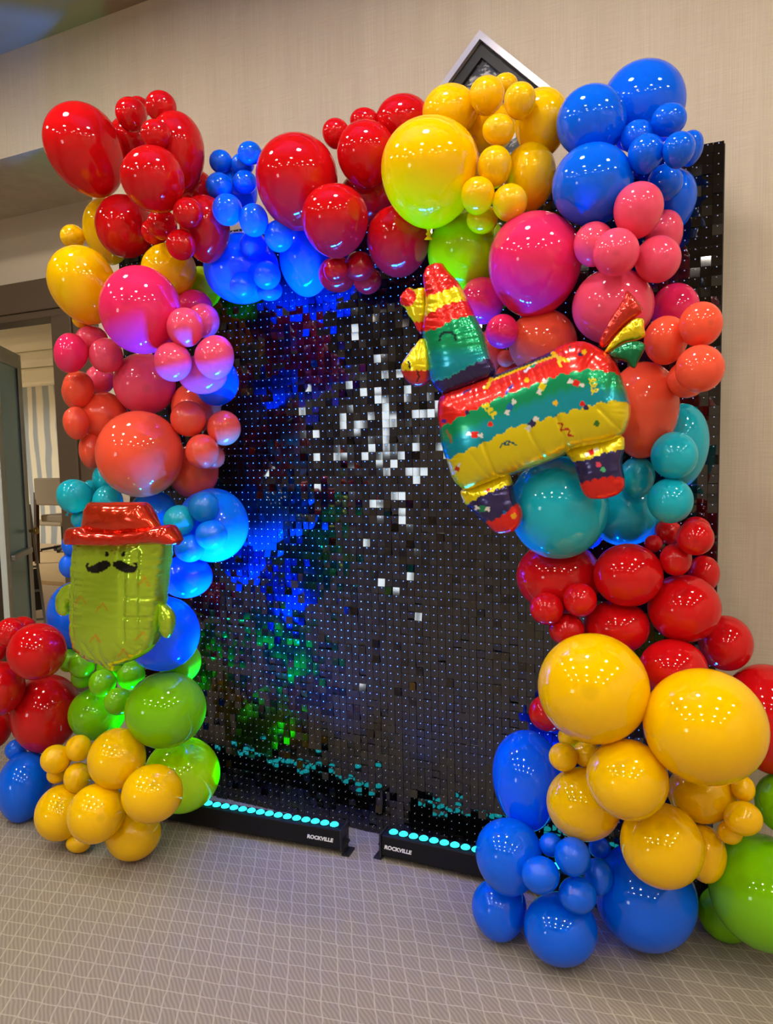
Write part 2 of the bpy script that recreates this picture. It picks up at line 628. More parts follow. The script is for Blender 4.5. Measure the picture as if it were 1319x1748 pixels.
def light_bar(loc, rz, label, text_at, colours):
    t = empty('led_light_bar', loc, rz)
    tag(t, label, 'light bar')
    L = .98
    hb = MB().add([(0, -.035, .022), (L, -.035, .022), (L, .035, .022), (0, .035, .022),
                   (0, -.030, .098), (L, -.030, .098), (L, .030, .098), (0, .030, .098)], CUBE_F)
    hb.build('housing', M_bar, t, bevel=.004)
    for x in (-.004, L + .004):
        MB().box(x - .004, x + .004, -.037, .037, .016, .102).build('end_cap', M_black, t, bevel=.002)
        s_ = -1 if x < 0 else 1
        br = MB().box(x + s_ * .004 - .003, x + s_ * .004 + .003, -.02, .02, 0.0, .06)
        br.box(min(x, x + s_ * .03), max(x, x + s_ * .03), -.03, .03, 0, .006)
        br.build('bracket', M_black, t)
        MB().lathe([(.009, -.006), (.009, .006)], 12, (x + s_ * .012, 0, .045), 'y').build('bracket_knob', M_black, t)
    for k in range(24):
        o_ = link('lens', lens_me, t)
        o_.location = (.036 + .0395 * k, 0, .0985)
        q_ = link('lens_rim', cup_me, t)
        q_.location = (.036 + .0395 * k, 0, .0985)
    cu = bpy.data.curves.new('brand_lettering', 'FONT')
    cu.body = 'ROCKVILLE'
    cu.size = .019
    cu.offset = .0009
    cu.extrude = .0004
    cu.shear = .15
    cu.space_character = 1.02
    tmp = bpy.data.objects.new('tmp', cu)
    C.objects.link(tmp)
    dg = bpy.context.evaluated_depsgraph_get()
    me = bpy.data.meshes.new_from_object(tmp.evaluated_get(dg))
    bpy.data.objects.remove(tmp)
    me.materials.clear()
    me.materials.append(M_print)
    o_ = link('lettering', me, t)
    xs = [v.co.x for v in me.vertices]
    wid = max(xs) - min(xs)
    sc = .108 / wid
    o_.scale = (sc, 1, 1)
    o_.rotation_euler = (math.radians(90 - 4), 0, 0)
    o_.location = (text_at, -.0338, .050)
    # the light the bar throws
    for (x, col, en) in colours:
        ld = bpy.data.lights.new('led_beam', 'SPOT')
        ld.color = col
        ld.energy = en * LED
        ld.spot_size = math.radians(66 if col == BLUE else 34 if col == CYN else 58)
        ld.spot_blend = .9
        ld.shadow_soft_size = .03
        lo = bpy.data.objects.new('led_beam', ld)
        C.objects.link(lo)
        lo.parent = t
        lo.location = (x, 0, .125)
        lo.rotation_euler = (math.radians(180 - 2), 0, 0)
    return t


BLUE = (0.0, 0.14, 1.0)
CYN = (0.0, 0.42, 1.0)
GRN = (0.0, 0.8, 0.45)
light_bar((-1.035, -.262, 0), math.radians(5.5), 'black LED light bar on the floor beside the yellow and lime balloons', .845,
          [(.10, GRN, 7), (.30, CYN, 10), (.52, BLUE, 75), (.72, BLUE, 80), (.9, BLUE, 80)])
light_bar((.098, -.135, 0), math.radians(1.2), 'black LED light bar on the floor beside the blue balloons', .012,
          [(.1, BLUE, 22), (.32, BLUE, 12), (.55, BLUE, 10), (.8, BLUE, 10)])

# ------------------------------------------------------------------ latex balloons
def latex(name, col, tl=.16):
    m = mat(name, col, .04)
    n, l = nt(m)
    b = n['Principled BSDF']
    b.inputs['IOR'].default_value = 1.52
    tcn = n.new('ShaderNodeTexCoord')
    sp = n.new('ShaderNodeSeparateXYZ')
    l.new(tcn.outputs['Object'], sp.inputs[0])
    tip = n.new('ShaderNodeMapRange')          # thicker, deeper coloured latex at the crown of the balloon
    tip.inputs['From Min'].default_value = .982
    tip.inputs['From Max'].default_value = 1.0
    l.new(sp.outputs[2], tip.inputs[0])
    dark = (col[0] * .6, col[1] * .6, col[2] * .6, 1)
    c_ = mix_col(n, l, math_node(n, l, 'MULTIPLY', tip.outputs[0], .4), col, dark)
    l.new(c_, b.inputs['Base Color'])
    tr_ = n.new('ShaderNodeBsdfTranslucent')
    l.new(c_, tr_.inputs[0])
    mx = n.new('ShaderNodeMixShader')
    mx.inputs[0].default_value = tl
    l.new(b.outputs[0], mx.inputs[1])
    l.new(tr_.outputs[0], mx.inputs[2])
    l.new(mx.outputs[0], n['Material Output'].inputs[0])
    return m


COL = {
    'red': ('red', srgb(214, 14, 20)), 'yel': ('yellow', srgb(255, 204, 0)), 'blu': ('blue', srgb(0, 104, 250)),
    'hot': ('hot pink', srgb(245, 44, 104)), 'pnk': ('pink', srgb(250, 84, 118)), 'cor': ('coral', srgb(252, 92, 62)),
    'tea': ('teal', srgb(18, 186, 208)), 'sky': ('sky blue', srgb(10, 130, 215)), 'grn': ('green', srgb(128, 204, 8)),
    'lim': ('lime', srgb(186, 226, 0)),
}


def balloon_mesh(name, m, taper):
    mb = MB()
    v, f = [], []
    NS, NR = 44, 26
    v.append((0, 0, 1.0))
    for j in range(1, NR):
        th = math.pi * j / NR
        z, r = math.cos(th), math.sin(th)
        r *= 1 + taper * math.cos(th)
        z = z - taper * .3 * max(0, -z) ** 4
        for i in range(NS):
            a = 2 * math.pi * i / NS
            v.append((r * math.cos(a), r * math.sin(a), z))
    v.append((0, 0, -1.0 - taper * .3))
    for i in range(NS):
        k = (i + 1) % NS
        f.append((0, 1 + i, 1 + k))
        for j in range(NR - 2):
            a, b = 1 + j * NS, 1 + (j + 1) * NS
            f.append((a + i, b + i, b + k, a + k))
        a = 1 + (NR - 2) * NS
        f.append((a + i, len(v) - 1, a + k))
    return mesh(name, v, f, m, True)


KN = MB().lathe([(.10, .03), (.045, -.04), (.035, -.08), (.06, -.10), (.062, -.13), (.03, -.15), (.075, -.20), (.09, -.22), (.07, -.215)], 14)
BM = {}
for k, (w_, c_) in COL.items():
    m = latex('%s_latex' % w_.replace(' ', '_'), c_)
    BM[k] = (balloon_mesh('balloon', m, .03), balloon_mesh('balloon', m, .075), mesh('knot', KN.v, KN.f, m, True))

# one row per balloon: cluster, colour, centre x, y and half-sizes in the photograph, layer (0 = against the backdrop),
# options: d = distance of the centre from the backdrop, a = lean of the crown, k = knot in view, n = distinguishing words
B = []


def cl(cluster, phrase, rows, d=None):
    for q in rows:
        o = q[6] if len(q) > 6 else {}
        B.append(dict(cl=cluster, ph=phrase, col=q[0], x=q[1], y=q[2], rx=q[3], ry=q[4], lay=q[5], d=o.get('d', d), **{k: v for k, v in o.items() if k != 'd'}))


# ---- cactus side, from the top down
cl('A1', 'in the red corner above the cactus', [
    ('red', 146, 257, 64, 87, 2, dict(a=-18, n='largest, egg-shaped')),
    ('red', 303, 260, 47, 70, 1, dict(n='tall, next to the beige wall,')), ('red', 334, 325, 34, 36, 0, dict(n='rear, beside the dark blue bunch,')),
    ('red', 226, 240, 42, 44, 0, dict(n='rear, behind the small bunch,')),
    ('red', 262, 307, 53, 61, 3, dict(a=-20, n='glossy, front and centre')), ('red', 213, 387, 51, 55, 1, dict(n='dark, above the yellow ones,')),
    ('red', 350, 391, 43, 58, 1, dict(n='bluish-lit, overlapping the dark blue bunch,'))])
cl('A2', 'in the topmost bunch of the red corner above the cactus', [
    ('red', 236, 184, 21, 20, 1), ('red', 224, 196, 27, 31, 3), ('red', 275, 182, 27, 28, 3), ('red', 266, 229, 26, 26, 3, dict(n='lowest'))])
cl('A3', 'in the lower bunch of the red corner above the cactus', [
    ('red', 264, 396, 23, 23, 2, dict(n='rear')), ('red', 277, 383, 26, 27, 3), ('red', 321, 364, 26, 27, 3), ('red', 309, 418, 26, 27, 3)])
cl('B', 'below the red corner', [
    ('yel', 184, 395, 42, 57, 0, dict(n='rear behind the dark red one')), ('yel', 124, 404, 22, 21, 1),
    ('yel', 288, 461, 48, 46, 0, dict(n='shaded, beside the hot pink one')), ('yel', 142, 487, 57, 70, 2, dict(a=-14, n='biggest, egg-shaped')),
    ('yel', 139, 546, 16, 14, 1, dict(n='tiny')), ('lim', 343, 492, 36, 37, 0, dict(n='bluish-lit, peeking out'))])
cl('C', 'in the pink part of the cactus column', [
    ('hot', 241, 530, 71, 76, 3, dict(n='biggest')), ('hot', 331, 524, 32, 30, 0, dict(n='rear, violet-lit')),
    ('pnk', 247, 655, 54, 53, 1, dict(n='above the big coral one')), ('pnk', 346, 639, 43, 34, 0, dict(n='shaded, above the coral bunch'))])
cl('C2', 'in the violet-lit bunch of the cactus column', [
    ('pnk', 347, 548, 28, 30, 2), ('pnk', 316, 559, 32, 34, 3, dict(f=1)), ('pnk', 295, 618, 33, 34, 3), ('pnk', 366, 610, 38, 34, 3, dict(a=100, n='egg-shaped'))])
cl('C3', 'in the bunch by the door casing', [
    ('hot', 121, 603, 34, 30, 3, dict(a=-80, n='egg-shaped')), ('pnk', 181, 607, 30, 30, 3), ('pnk', 156, 580, 29, 24, 1, dict(n='rear')), ('pnk', 171, 648, 26, 25, 1, dict(n='lowest'))])
cl('C4', 'behind the pink bunch of the cactus column', [('blu', 368, 651, 40, 43, 0)])
cl('D', 'in the coral part of the cactus column', [
    ('cor', 178, 712, 42, 43, 1, dict(n='beside the biggest')), ('cor', 238, 775, 76, 74, 3, dict(n='biggest')),
    ('cor', 335, 695, 43, 43, 0, dict(n='shaded, behind the bluish-lit bunch')), ('cor', 331, 805, 43, 46, 0, dict(n='dark, lowest')),
    ('cor', 156, 770, 22, 30, 0, dict(n='rearmost'))])
cl('D2', 'in the bunch next to the door opening', [
    ('cor', 130, 671, 25, 29, 1, dict(n='rear')), ('cor', 134, 664, 27, 31, 2), ('cor', 130, 722, 23, 28, 2)])
cl('D3', 'in the bluish-lit bunch above the cactus hat', [
    ('cor', 322, 715, 31, 31, 3), ('cor', 382, 731, 29, 30, 3), ('cor', 361, 780, 23, 22, 2, dict(n='rear')), ('cor', 345, 771, 29, 30, 3)])
cl('E', 'above the hat of the cactus', [
    ('tea', 127, 847, 32, 29, 2, dict(a=20, k=1, n='pear-shaped')), ('tea', 155, 835, 15, 16, 0), ('tea', 184, 818, 27, 27, 0, dict(n='rear, under the big coral')),
    ('tea', 184, 857, 27, 29, 1, dict(n='just over the hat brim,')), ('sky', 262, 885, 44, 48, 0, dict(n='rear')), ('tea', 135, 886, 14, 15, 1, dict(n='tiny, hanging by the chair,'))])
cl('E2', 'beside the hat of the cactus against the sequins', [('sky', 363, 897, 62, 64, 0, dict(n='glowing'))])
cl('E3', 'in the bunch on the glowing sky blue one', [
    ('sky', 348, 866, 27, 27, 1), ('tea', 306, 889, 28, 27, 2, dict(f=1)), ('sky', 361, 913, 28, 26, 2), ('sky', 324, 936, 27, 24, 2)])
cl('F', 'behind the cactus', [
    ('blu', 318, 984, 46, 37, 0, dict(n='under the sky blue bunch')), ('blu', 279, 1082, 64, 64, 1, dict(n='beside the arm nearer the sequins,')),
    ('blu', 129, 1050, 50, 58, 1, dict(n='beside the arm nearer the door,'))])
cl('F2', 'stacked between the cactus and the door', [('blu', 125, 930, 20, 21, 0), ('blu', 118, 966, 18, 20, 0)])
cl('G', 'below the cactus', [
    ('grn', 307, 1130, 37, 37, 0, dict(n='glowing, peeking out')), ('grn', 166, 1218, 50, 46, 1, dict(n='by the red ones')),
    ('grn', 283, 1212, 70, 66, 2, dict(n='biggest')), ('lim', 310, 1323, 66, 66, 0, dict(d=.30, n='glowing, by the light bar'))], .30)
cl('G2', 'in the bunch at the foot of the cactus', [
    ('grn', 140, 1157, 19, 18, 1), ('grn', 185, 1140, 21, 20, 0), ('grn', 116, 1127, 18, 20, 1), ('grn', 223, 1152, 25, 25, 1), ('grn', 140, 1134, 24, 24, 2),
    ('grn', 175, 1166, 24, 24, 2), ('grn', 202, 1197, 25, 24, 3)], .30)
cl('H', 'at the foot of the cactus column', [
    ('yel', 228, 1423, 48, 47, 0, dict(d=.521, n='lowest, resting on the carpet')), ('yel', 105, 1387, 46, 49, 1, dict(d=.50, n='rear')), ('yel', 199, 1295, 50, 53, 2, dict(n='highest')),
    ('yel', 260, 1355, 53, 51, 3, dict(n='in front of the lime one,')), ('yel', 164, 1388, 50, 52, 3, dict(n='middle, foremost')), ], .45)
cl('H2', 'in the bunch on the yellow foot of the cactus column', [
    ('yel', 96, 1322, 17, 16, 1, dict(n='rear')), ('yel', 95, 1296, 27, 25, 2), ('yel', 134, 1277, 23, 23, 2), ('yel', 132, 1327, 24, 26, 3)], .45)
cl('H3', 'under the yellow foot of the cactus column', [('yel', 134, 1440, 22, 16, 0, dict(d=.57))])
cl('I', 'in the cluster before the open door', [
    ('red', 78, 1217, 61, 67, 1, dict(n='biggest')), ('red', 38, 1074, 27, 22, 0, dict(n='rear, small')), ('red', 18, 1080, 27, 26, 1), ('red', -4, 1110, 18, 20, 0, dict(n='rearmost')),
    ('red', -15, 1243, 37, 37, 0, dict(n='lowest')), ('red', -2, 1175, 47, 47, 2, dict(n='middle')), ('red', 64, 1112, 52, 49, 2, dict(n='shiny, nearest the cactus,'))], .40)
cl('I2', 'beside the yellow foot of the cactus column', [('blu', 27, 1280, 19, 18, 0, dict(d=.42)), ('blu', 42, 1342, 48, 60, 0, dict(d=.452))])

# ---- top beam
cl('J', 'under the top beam of the arch, lit from below', [
    ('blu', 412, 458, 65, 62, 0, dict(n='wider')), ('blu', 523, 445, 46, 62, 0, dict(n='narrower'))])
cl('J2', 'in the dark blue bunch of the top beam', [
    ('blu', 400, 330, 40, 44, 0, dict(n='inner')), ('blu', 414, 281, 20, 20, 1), ('blu', 377, 276, 20, 21, 2), ('blu', 426, 262, 21, 21, 2), ('blu', 374, 318, 23, 24, 2), ('blu', 418, 311, 21, 21, 2),
    ('blu', 388, 358, 26, 28, 3), ('blu', 433, 376, 25, 29, 3, dict(f=1)), ('blu', 432, 418, 23, 24, 1), ('blu', 476, 403, 25, 28, 2)])
cl('J3', 'on the glowing blue pair of the top beam', [('blu', 415, 488, 23, 23, 1), ('blu', 455, 470, 24, 25, 1), ('blu', 460, 496, 22, 18, 0)])
cl('K', 'in the red part of the top beam', [
    ('red', 624, 340, 46, 48, 0, dict(n='inner')), ('red', 688, 206, 48, 46, 0, dict(n='highest')), ('red', 507, 311, 70, 84, 2, dict(n='biggest')),
    ('red', 625, 264, 50, 60, 1, dict(n='upper middle')), ('red', 680, 412, 54, 62, 1, dict(n='lowest, bluish-lit')), ('red', 572, 377, 57, 64, 3, dict(n='foremost'))])
cl('K2', 'on the upper edge of the red part of the top beam', [('red', 573, 228, 23, 27, 1), ('red', 622, 206, 25, 23, 1)])
cl('K3', 'in the purple-lit bunch of the top beam', [
    ('red', 576, 469, 33, 31, 0, dict(n='back')), ('red', 627, 479, 24, 24, 0), ('red', 573, 461, 21, 21, 1), ('red', 613, 455, 26, 26, 1)])
cl('L', 'below the diamond picture', [
    ('yel', 768, 191, 48, 48, 1, dict(n='overlapping the picture corner')), ('yel', 835, 218, 44, 48, 0, dict(n='inner')),
    ('yel', 924, 211, 46, 62, 1, dict(n='next to the blue ones, high,')), ('yel', 904, 303, 44, 60, 1, dict(n='above the big pink one')),
    ('yel', 734, 295, 84, 97, 3, dict(k=1, a=0, n='biggest'))])
cl('L2', 'in the bunch overlapping the diamond picture', [
    ('yel', 862, 146, 22, 22, 1, dict(n='rear')), ('yel', 831, 163, 30, 35, 3), ('yel', 887, 172, 27, 33, 3), ('yel', 851, 222, 28, 28, 3, dict(n='lowest'))])
cl('L3', 'in the bunch above the lime one', [
    ('yel', 823, 374, 27, 26, 2, dict(n='shaded, lowest')), ('yel', 844, 285, 29, 37, 3), ('yel', 815, 334, 29, 33, 3), ('yel', 870, 346, 30, 33, 3)])
cl('L4', 'behind the head of the pinata', [('lim', 798, 430, 68, 72, 0)])

# ---- pinata side, from the top down
cl('M', 'in the blue corner of the arch', [
    ('blu', 1096, 182, 73, 80, 0, dict(n='highest, biggest')), ('blu', 1009, 208, 60, 64, 1, dict(n='next to the yellow ones,')),
    ('blu', 1010, 316, 70, 72, 2, dict(n='lower, above the big pink one,')), ('blu', 1149, 343, 39, 55, 0, dict(n='against the sequin edge'))])
cl('M2', 'in the bunch on the blue corner', [
    ('blu', 1178, 253, 22, 31, 1, dict(n='rear')), ('blu', 1141, 205, 31, 29, 2), ('blu', 1088, 234, 30, 30, 2), ('blu', 1135, 312, 31, 32, 2, dict(n='lowest')), ('blu', 1158, 256, 28, 32, 3), ('blu', 1102, 263, 31, 35, 3)])
cl('N', 'in the pink part of the pinata column', [
    ('hot', 912, 452, 80, 91, 2, dict(n='biggest')), ('pnk', 1046, 523, 71, 66, 2, dict(n='above the pinata tail')), ('hot', 1152, 528, 42, 45, 0, dict(n='dark'))])
cl('N2', 'in the bunch below the blue corner', [
    ('pnk', 1133, 402, 32, 44, 1, dict(n='rear')), ('pnk', 1089, 359, 43, 49, 3, dict(n='highest')), ('pnk', 1013, 417, 35, 39, 3), ('pnk', 1122, 443, 40, 41, 3), ('pnk', 1051, 431, 40, 42, 4, dict(f=1, n='foremost'))])
cl('N3', 'peeking out beside the head of the pinata', [('hot', 822, 514, 38, 41, 1, dict(n='violet-lit')), ('hot', 857, 566, 28, 30, 1, dict(n='lower'))])
cl('O', 'in the coral part of the pinata column', [
    ('cor', 925, 585, 59, 57, 1, dict(n='above the pinata back')), ('cor', 1097, 700, 62, 82, 1, dict(n='biggest, behind the tail,'))])
cl('O2', 'behind the neck of the pinata', [('cor', 835, 602, 25, 39, 0), ('cor', 863, 612, 15, 15, 0), ('cor', 873, 645, 28, 28, 0)])
cl('O3', 'in the bunch overhanging the sequin edge', [
    ('cor', 1172, 648, 35, 32, 2, dict(n='rear')), ('cor', 1136, 581, 38, 42, 3), ('cor', 1195, 554, 38, 39, 3), ('cor', 1194, 630, 43, 41, 4)])
cl('P', 'in the teal part of the pinata column', [
    ('tea', 1163, 760, 47, 71, 0, dict(n='shaded, against the sequin edge')), ('tea', 952, 866, 85, 88, 1, dict(n='biggest')), ('tea', 1066, 872, 66, 60, 0, dict(n='under the bunch'))])
cl('P2', 'in the bunch by the hind leg of the pinata', [('tea', 1087, 815, 31, 35, 2), ('tea', 1150, 778, 41, 41, 3), ('tea', 1144, 855, 40, 39, 3)])
cl('P3', 'barely visible between the teal and red ones', [('blu', 1006, 914, 22, 22, 0)])
cl('Q', 'in the red part of the pinata column', [
    ('red', 954, 985, 74, 62, 0, dict(n='dull, purple-lit,')), ('red', 1052, 1070, 58, 46, 1, dict(n='above the big yellow ones')), ('red', 1071, 982, 61, 54, 2, dict(n='glossy, under the teal ones,')),
    ('red', 1167, 1039, 64, 58, 2, dict(n='glossy, biggest')), ('red', 1238, 1098, 48, 48, 1, dict(n='before the beige wall')), ('red', 1148, 1142, 60, 52, 2, dict(n='wedged between yellow ones')),
    ('red', 1310, 1225, 80, 93, 1, dict(n='huge')), ('red', 936, 1217, 34, 32, 1, dict(n='lowest, above the blue one'))], .25)
cl('Q2', 'in the bunch hiding the dull red one', [('red', 933, 1039, 29, 28, 2), ('red', 990, 1024, 29, 29, 3), ('red', 967, 1075, 31, 28, 3)])
cl('Q3', 'in the bunch at the sequin edge under the teal ones', [
    ('red', 1115, 928, 16, 15, 1), ('red', 1140, 908, 24, 21, 1), ('red', 1188, 906, 26, 24, 1, dict(n='rear')), ('red', 1153, 955, 28, 28, 2), ('red', 1201, 979, 28, 31, 1), ('red', 1186, 918, 33, 30, 3, dict(n='glossy'))])
cl('R', 'at the foot of the pinata column', [
    ('yel', 1012, 1174, 96, 95, 3, dict(n='huge, below the red ones,')), ('yel', 1203, 1240, 109, 100, 3, dict(n='huge, beside the big green one,')), ('yel', 996, 1372, 64, 64, 2, dict(n='next to the tall blue one,')),
    ('yel', 1200, 1456, 40, 50, 1, dict(n='shaded, behind the green one')), ('yel', 1197, 1354, 60, 52, 2, dict(n='rear under the huge one')), ('yel', 1070, 1330, 71, 70, 4, dict(n='middle')), ('yel', 1129, 1443, 72, 75, 4, dict(n='lowest'))], .40)
cl('R2', 'in the bunch beside the tall blue one', [('yel', 972, 1258, 20, 20, 1), ('yel', 1001, 1287, 24, 23, 2), ('yel', 961, 1292, 25, 25, 3)], .40)
cl('R3', 'in the bunch beside the big green one', [('yel', 1268, 1346, 21, 23, 2), ('yel', 1246, 1421, 22, 21, 2), ('yel', 1268, 1397, 34, 30, 4)], .40)
cl('T', 'at the foot of the pinata column', [
    ('blu', 900, 1330, 60, 86, 1, dict(n='tall, by the light bar,', d=.34)), ('blu', 868, 1461, 57, 67, 2, dict(n='overlapping the light bar')), ('blu', 852, 1552, 47, 55, 0, dict(d=.403, n='on the carpet, low')),
    ('blu', 956, 1586, 63, 65, 0, dict(d=.444, n='lowest, on the carpet')), ('blu', 1101, 1530, 88, 95, 0, dict(d=.271, n='biggest, on the carpet'))], .38)
cl('T2', 'in the bunch at the foot of the pinata column', [
    ('blu', 1023, 1447, 19, 19, 1), ('blu', 940, 1442, 20, 21, 2), ('blu', 1021, 1496, 25, 32, 2), ('blu', 922, 1494, 33, 33, 3), ('blu', 977, 1462, 31, 34, 3), ('blu', 985, 1528, 33, 33, 3)], .40)
cl('U', 'beside the yellow foot of the pinata column', [
    ('grn', 1240, 1560, 50, 50, 0, dict(d=.12, n='shaded, rear')), ('grn', 1338, 1371, 52, 54, 0, dict(d=.2, n='upper')), ('grn', 1307, 1523, 99, 101, 1, dict(n='biggest', d=.135))], .2)


def radius_at(b, t):
    """half-sizes in metres of balloon b at distance t along its ray"""
    a = math.radians(b.get('a', 0))
    out = []
    for (h, dx, dy) in ((b['rx'], math.cos(a), math.sin(a)), (b['ry'], math.sin(a), -math.cos(a))):
        p, q = ray(b['x'] + h * dx, b['y'] + h * dy), ray(b['x'] - h * dx, b['y'] - h * dy)
        out.append(t * math.sin(.5 * math.acos(min(1, p @ q))))
    return out


def place(b, d):
    v = ray(b['x'], b['y'])
    t = (-d - CAM[1]) / v[1]
    b['p'] = CAM + v * t
    b['r2'] = radius_at(b, t)
    b['r'] = math.sqrt(b['r2'][0] * b['r2'][1])
    b['dd'] = d


# settle the balloons against the backdrop and against each other, back layer first
order = sorted(range(len(B)), key=lambda i: (B[i]['lay'], -B[i]['rx'] * B[i]['ry']))
done = []
SQ = .92
PREF = [.16, .23, .30, .36, .42]


def settle(b, d, near):
    """None if balloon b cannot sit at depth d, else its gap to the nearest neighbour"""
    if not near:
        return .3
    P_ = np.array([c['p'] for c in near])
    R_ = np.array([c['r'] for c in near])
    dist = np.linalg.norm(P_ - b['p'], axis=1)
    if (dist < SQ * (R_ + b['r'])).any():
        return None
    for c in near:
        if c['ovl'] and d < c['dd'] + .3 * c['r']:
            return None
    return min(.3, (dist - R_ - b['r']).min())


for i in order:
    b = B[i]
    base = b['d']
    place(b, base if base is not None else .2)
    if not (base is not None and b['lay'] == 0):
        lo = b['r'] * .93 + (.02 if abs(b['p'][0]) < 1.25 else -YW)
        pref = max(lo, PREF[b['lay']] if base is None else base + .03 * b['lay'])
        best = None
        near = [c for c in done if math.hypot(b['x'] - c['x'], b['y'] - c['y']) < 260]
        for c in near:
            c['ovl'] = b['lay'] > c['lay'] and math.hypot(b['x'] - c['x'], b['y'] - c['y']) < .85 * (math.sqrt(b['rx'] * b['ry']) + math.sqrt(c['rx'] * c['ry']))
        for d in np.arange(max(lo, .05), .8, .01):
            place(b, d)
            gap = settle(b, d, near)
            if gap is None:
                continue
            cost = abs(d - pref) + 5 * max(0, gap + .002)
            if best is None or cost < best[0]:
                best = (cost, d)
        place(b, best[1] if best else .5)
    done.append(b)
keys = {}
for b in B:
    sz = 'small' if b['r'] < .078 else ('mid-sized' if b['r'] < .125 else 'large')
    b['sz'] = sz
    nm = b.get('n')
    b['key'] = (b['cl'], b['col'], sz, nm)
    keys.setdefault(b['key'], []).append(b)
ORD = ['highest', 'second highest', 'third highest', 'fourth highest', 'fifth highest', 'sixth highest', 'seventh highest', 'eighth highest', 'ninth highest', 'tenth highest']
peers = {}
for b in B:
    if b.get('n') in ('highest', 'lowest', 'lower'):
        b['n'] = None
    peers.setdefault((b['cl'], b['col'], b['sz']), []).append(b)
for q in peers.values():
    q.sort(key=lambda b_: -b_['p'][2])
    for i, b in enumerate(q):
        if not b.get('n') and len(q) > 1:
            b['n'] = 'lowest' if i == len(q) - 1 else ORD[i]
for b in B:
    nm = (b.get('n') or '').rstrip(',')
    s_ = '' if nm.split(',')[0] in ('huge', 'biggest', 'tiny') else b['sz'] + ' '
    sep_ = ' ' if (' ' not in nm or nm.endswith('highest')) else ', '
    b['lab'] = (nm + sep_ if nm else '') + s_ + COL[b['col']][0] + ' balloon ' + b['ph']
view = {}
for b in B:
    me = BM[b['col']][1 if b['ry'] > b['rx'] * 1.12 or 'a' in b or b.get('k') else 0]
    o = link('balloon', me)
    v = ray(b['x'], b['y'])
    rr = RT - v * (RT @ v)
    rr /= np.linalg.norm(rr)
    uu = np.cross(rr, v)
    uu /= np.linalg.norm(uu)
    ratio = b['ry'] / b['rx']
    face = b.get('f') or ('a' not in b and not b.get('k') and ratio < 1.08)
    a = math.radians(b.get('a', 0))
    X = math.cos(a) * rr - math.sin(a) * uu
    Z = math.sin(a) * rr + math.cos(a) * uu
    r1, r2 = b['r2']
    if face:       # crown towards the room, knot hidden towards the backdrop
        jx, jz = (0.0, 0.0) if b.get('f') else (random.uniform(-.5, .5), random.uniform(-.2, .6))
        ax = -v + rr * jx + uu * jz
        ax /= np.linalg.norm(ax)
        X3 = np.cross(uu, ax)
        X3 /= np.linalg.norm(X3)
        Y3 = np.cross(ax, X3)
        Mx = Matrix((X3, Y3, ax)).transposed()
        sc = Vector((r1, r2, b['r'] * 1.0))
    else:
        Y3 = np.cross(Z, X)
        Mx = Matrix((X, Y3, Z)).transposed()
        sc = Vector((r1, b['r'], r2))
    o.matrix_world = Matrix.Translation(b['p']) @ Mx.to_4x4() @ Matrix.Diagonal(sc).to_4x4()
    grp = 'balloons ' + b['ph']
    tag(o, b['lab'], 'balloon', grp[:90])
    if b.get('k'):
        k_ = link('knot', BM[b['col']][2], o)
        k_.location = (0, 0, -1.0)
    b['o'] = o
import collections
for b in B:
    if len(b['lab'].split()) > 16:
        print('LONG', b['lab'])
print('LONG', [(b['lab'], b['x']) for b in B if len(b['lab'].split()) > 16])
print('BALLOONS', len(B), 'deepest', sorted([(round(b['dd'], 2), b['cl'], b['x'], b['y']) for b in B])[-12:])
print('LOW', [(b['cl'], b['x'], b['y'], round(b['p'][2] - b['r2'][1], 3)) for b in B if b['p'][2] - b['r2'][1] < .04])

# ------------------------------------------------------------------ foil balloons
def inside(poly, P):
    x, y = P[:, 0], P[:, 1]
    r = np.zeros(len(P), bool)
    n_ = len(poly)
    for i in range(n_):
        x1, y1 = poly[i]
        x2, y2 = poly[(i + 1) % n_]
        c_ = ((y1 > y) != (y2 > y))
        with np.errstate(divide='ignore', invalid='ignore'):
            xx = (x2 - x1) * (y - y1) / (y2 - y1) + x1
        r ^= c_ & (x < xx)
    return r


def smooth_poly(poly, step, rounds=2):
    p = np.array(poly, float)
    for _ in range(rounds):
        q = np.roll(p, -1, 0)
        p = np.stack([p * .78 + q * .22, p * .22 + q * .78], 1).reshape(-1, 2)
    q = np.roll(p, -1, 0)
    L = np.linalg.norm(q - p, axis=1)
    cum = np.concatenate([[0], np.cumsum(L)])
    N = max(12, int(cum[-1] / step))
    s = np.linspace(0, cum[-1], N, endpoint=False)
    idx = np.clip(np.searchsorted(cum, s, 'right') - 1, 0, len(p) - 1)
    f = ((s - cum[idx]) / np.maximum(L[idx], 1e-9))[:, None]
    return p[idx] * (1 - f) + q[idx] * f


def foil_material(name, rough=.22, metal=.55):
    m = mat(name, (.5, .5, .5, 1), rough, metal)
    n, l = nt(m)
    a = n.new('ShaderNodeVertexColor')
    a.layer_name = 'print'
    l.new(a.outputs[0], n['Principled BSDF'].inputs['Base Color'])
    n['Principled BSDF'].inputs['Coat Weight'].default_value = .4
    n['Principled BSDF'].inputs['Coat Roughness'].default_value = .08
    return m


M_foil = foil_material('printed_foil')
M_mirror = foil_material('mirror_foil', .16, .7)


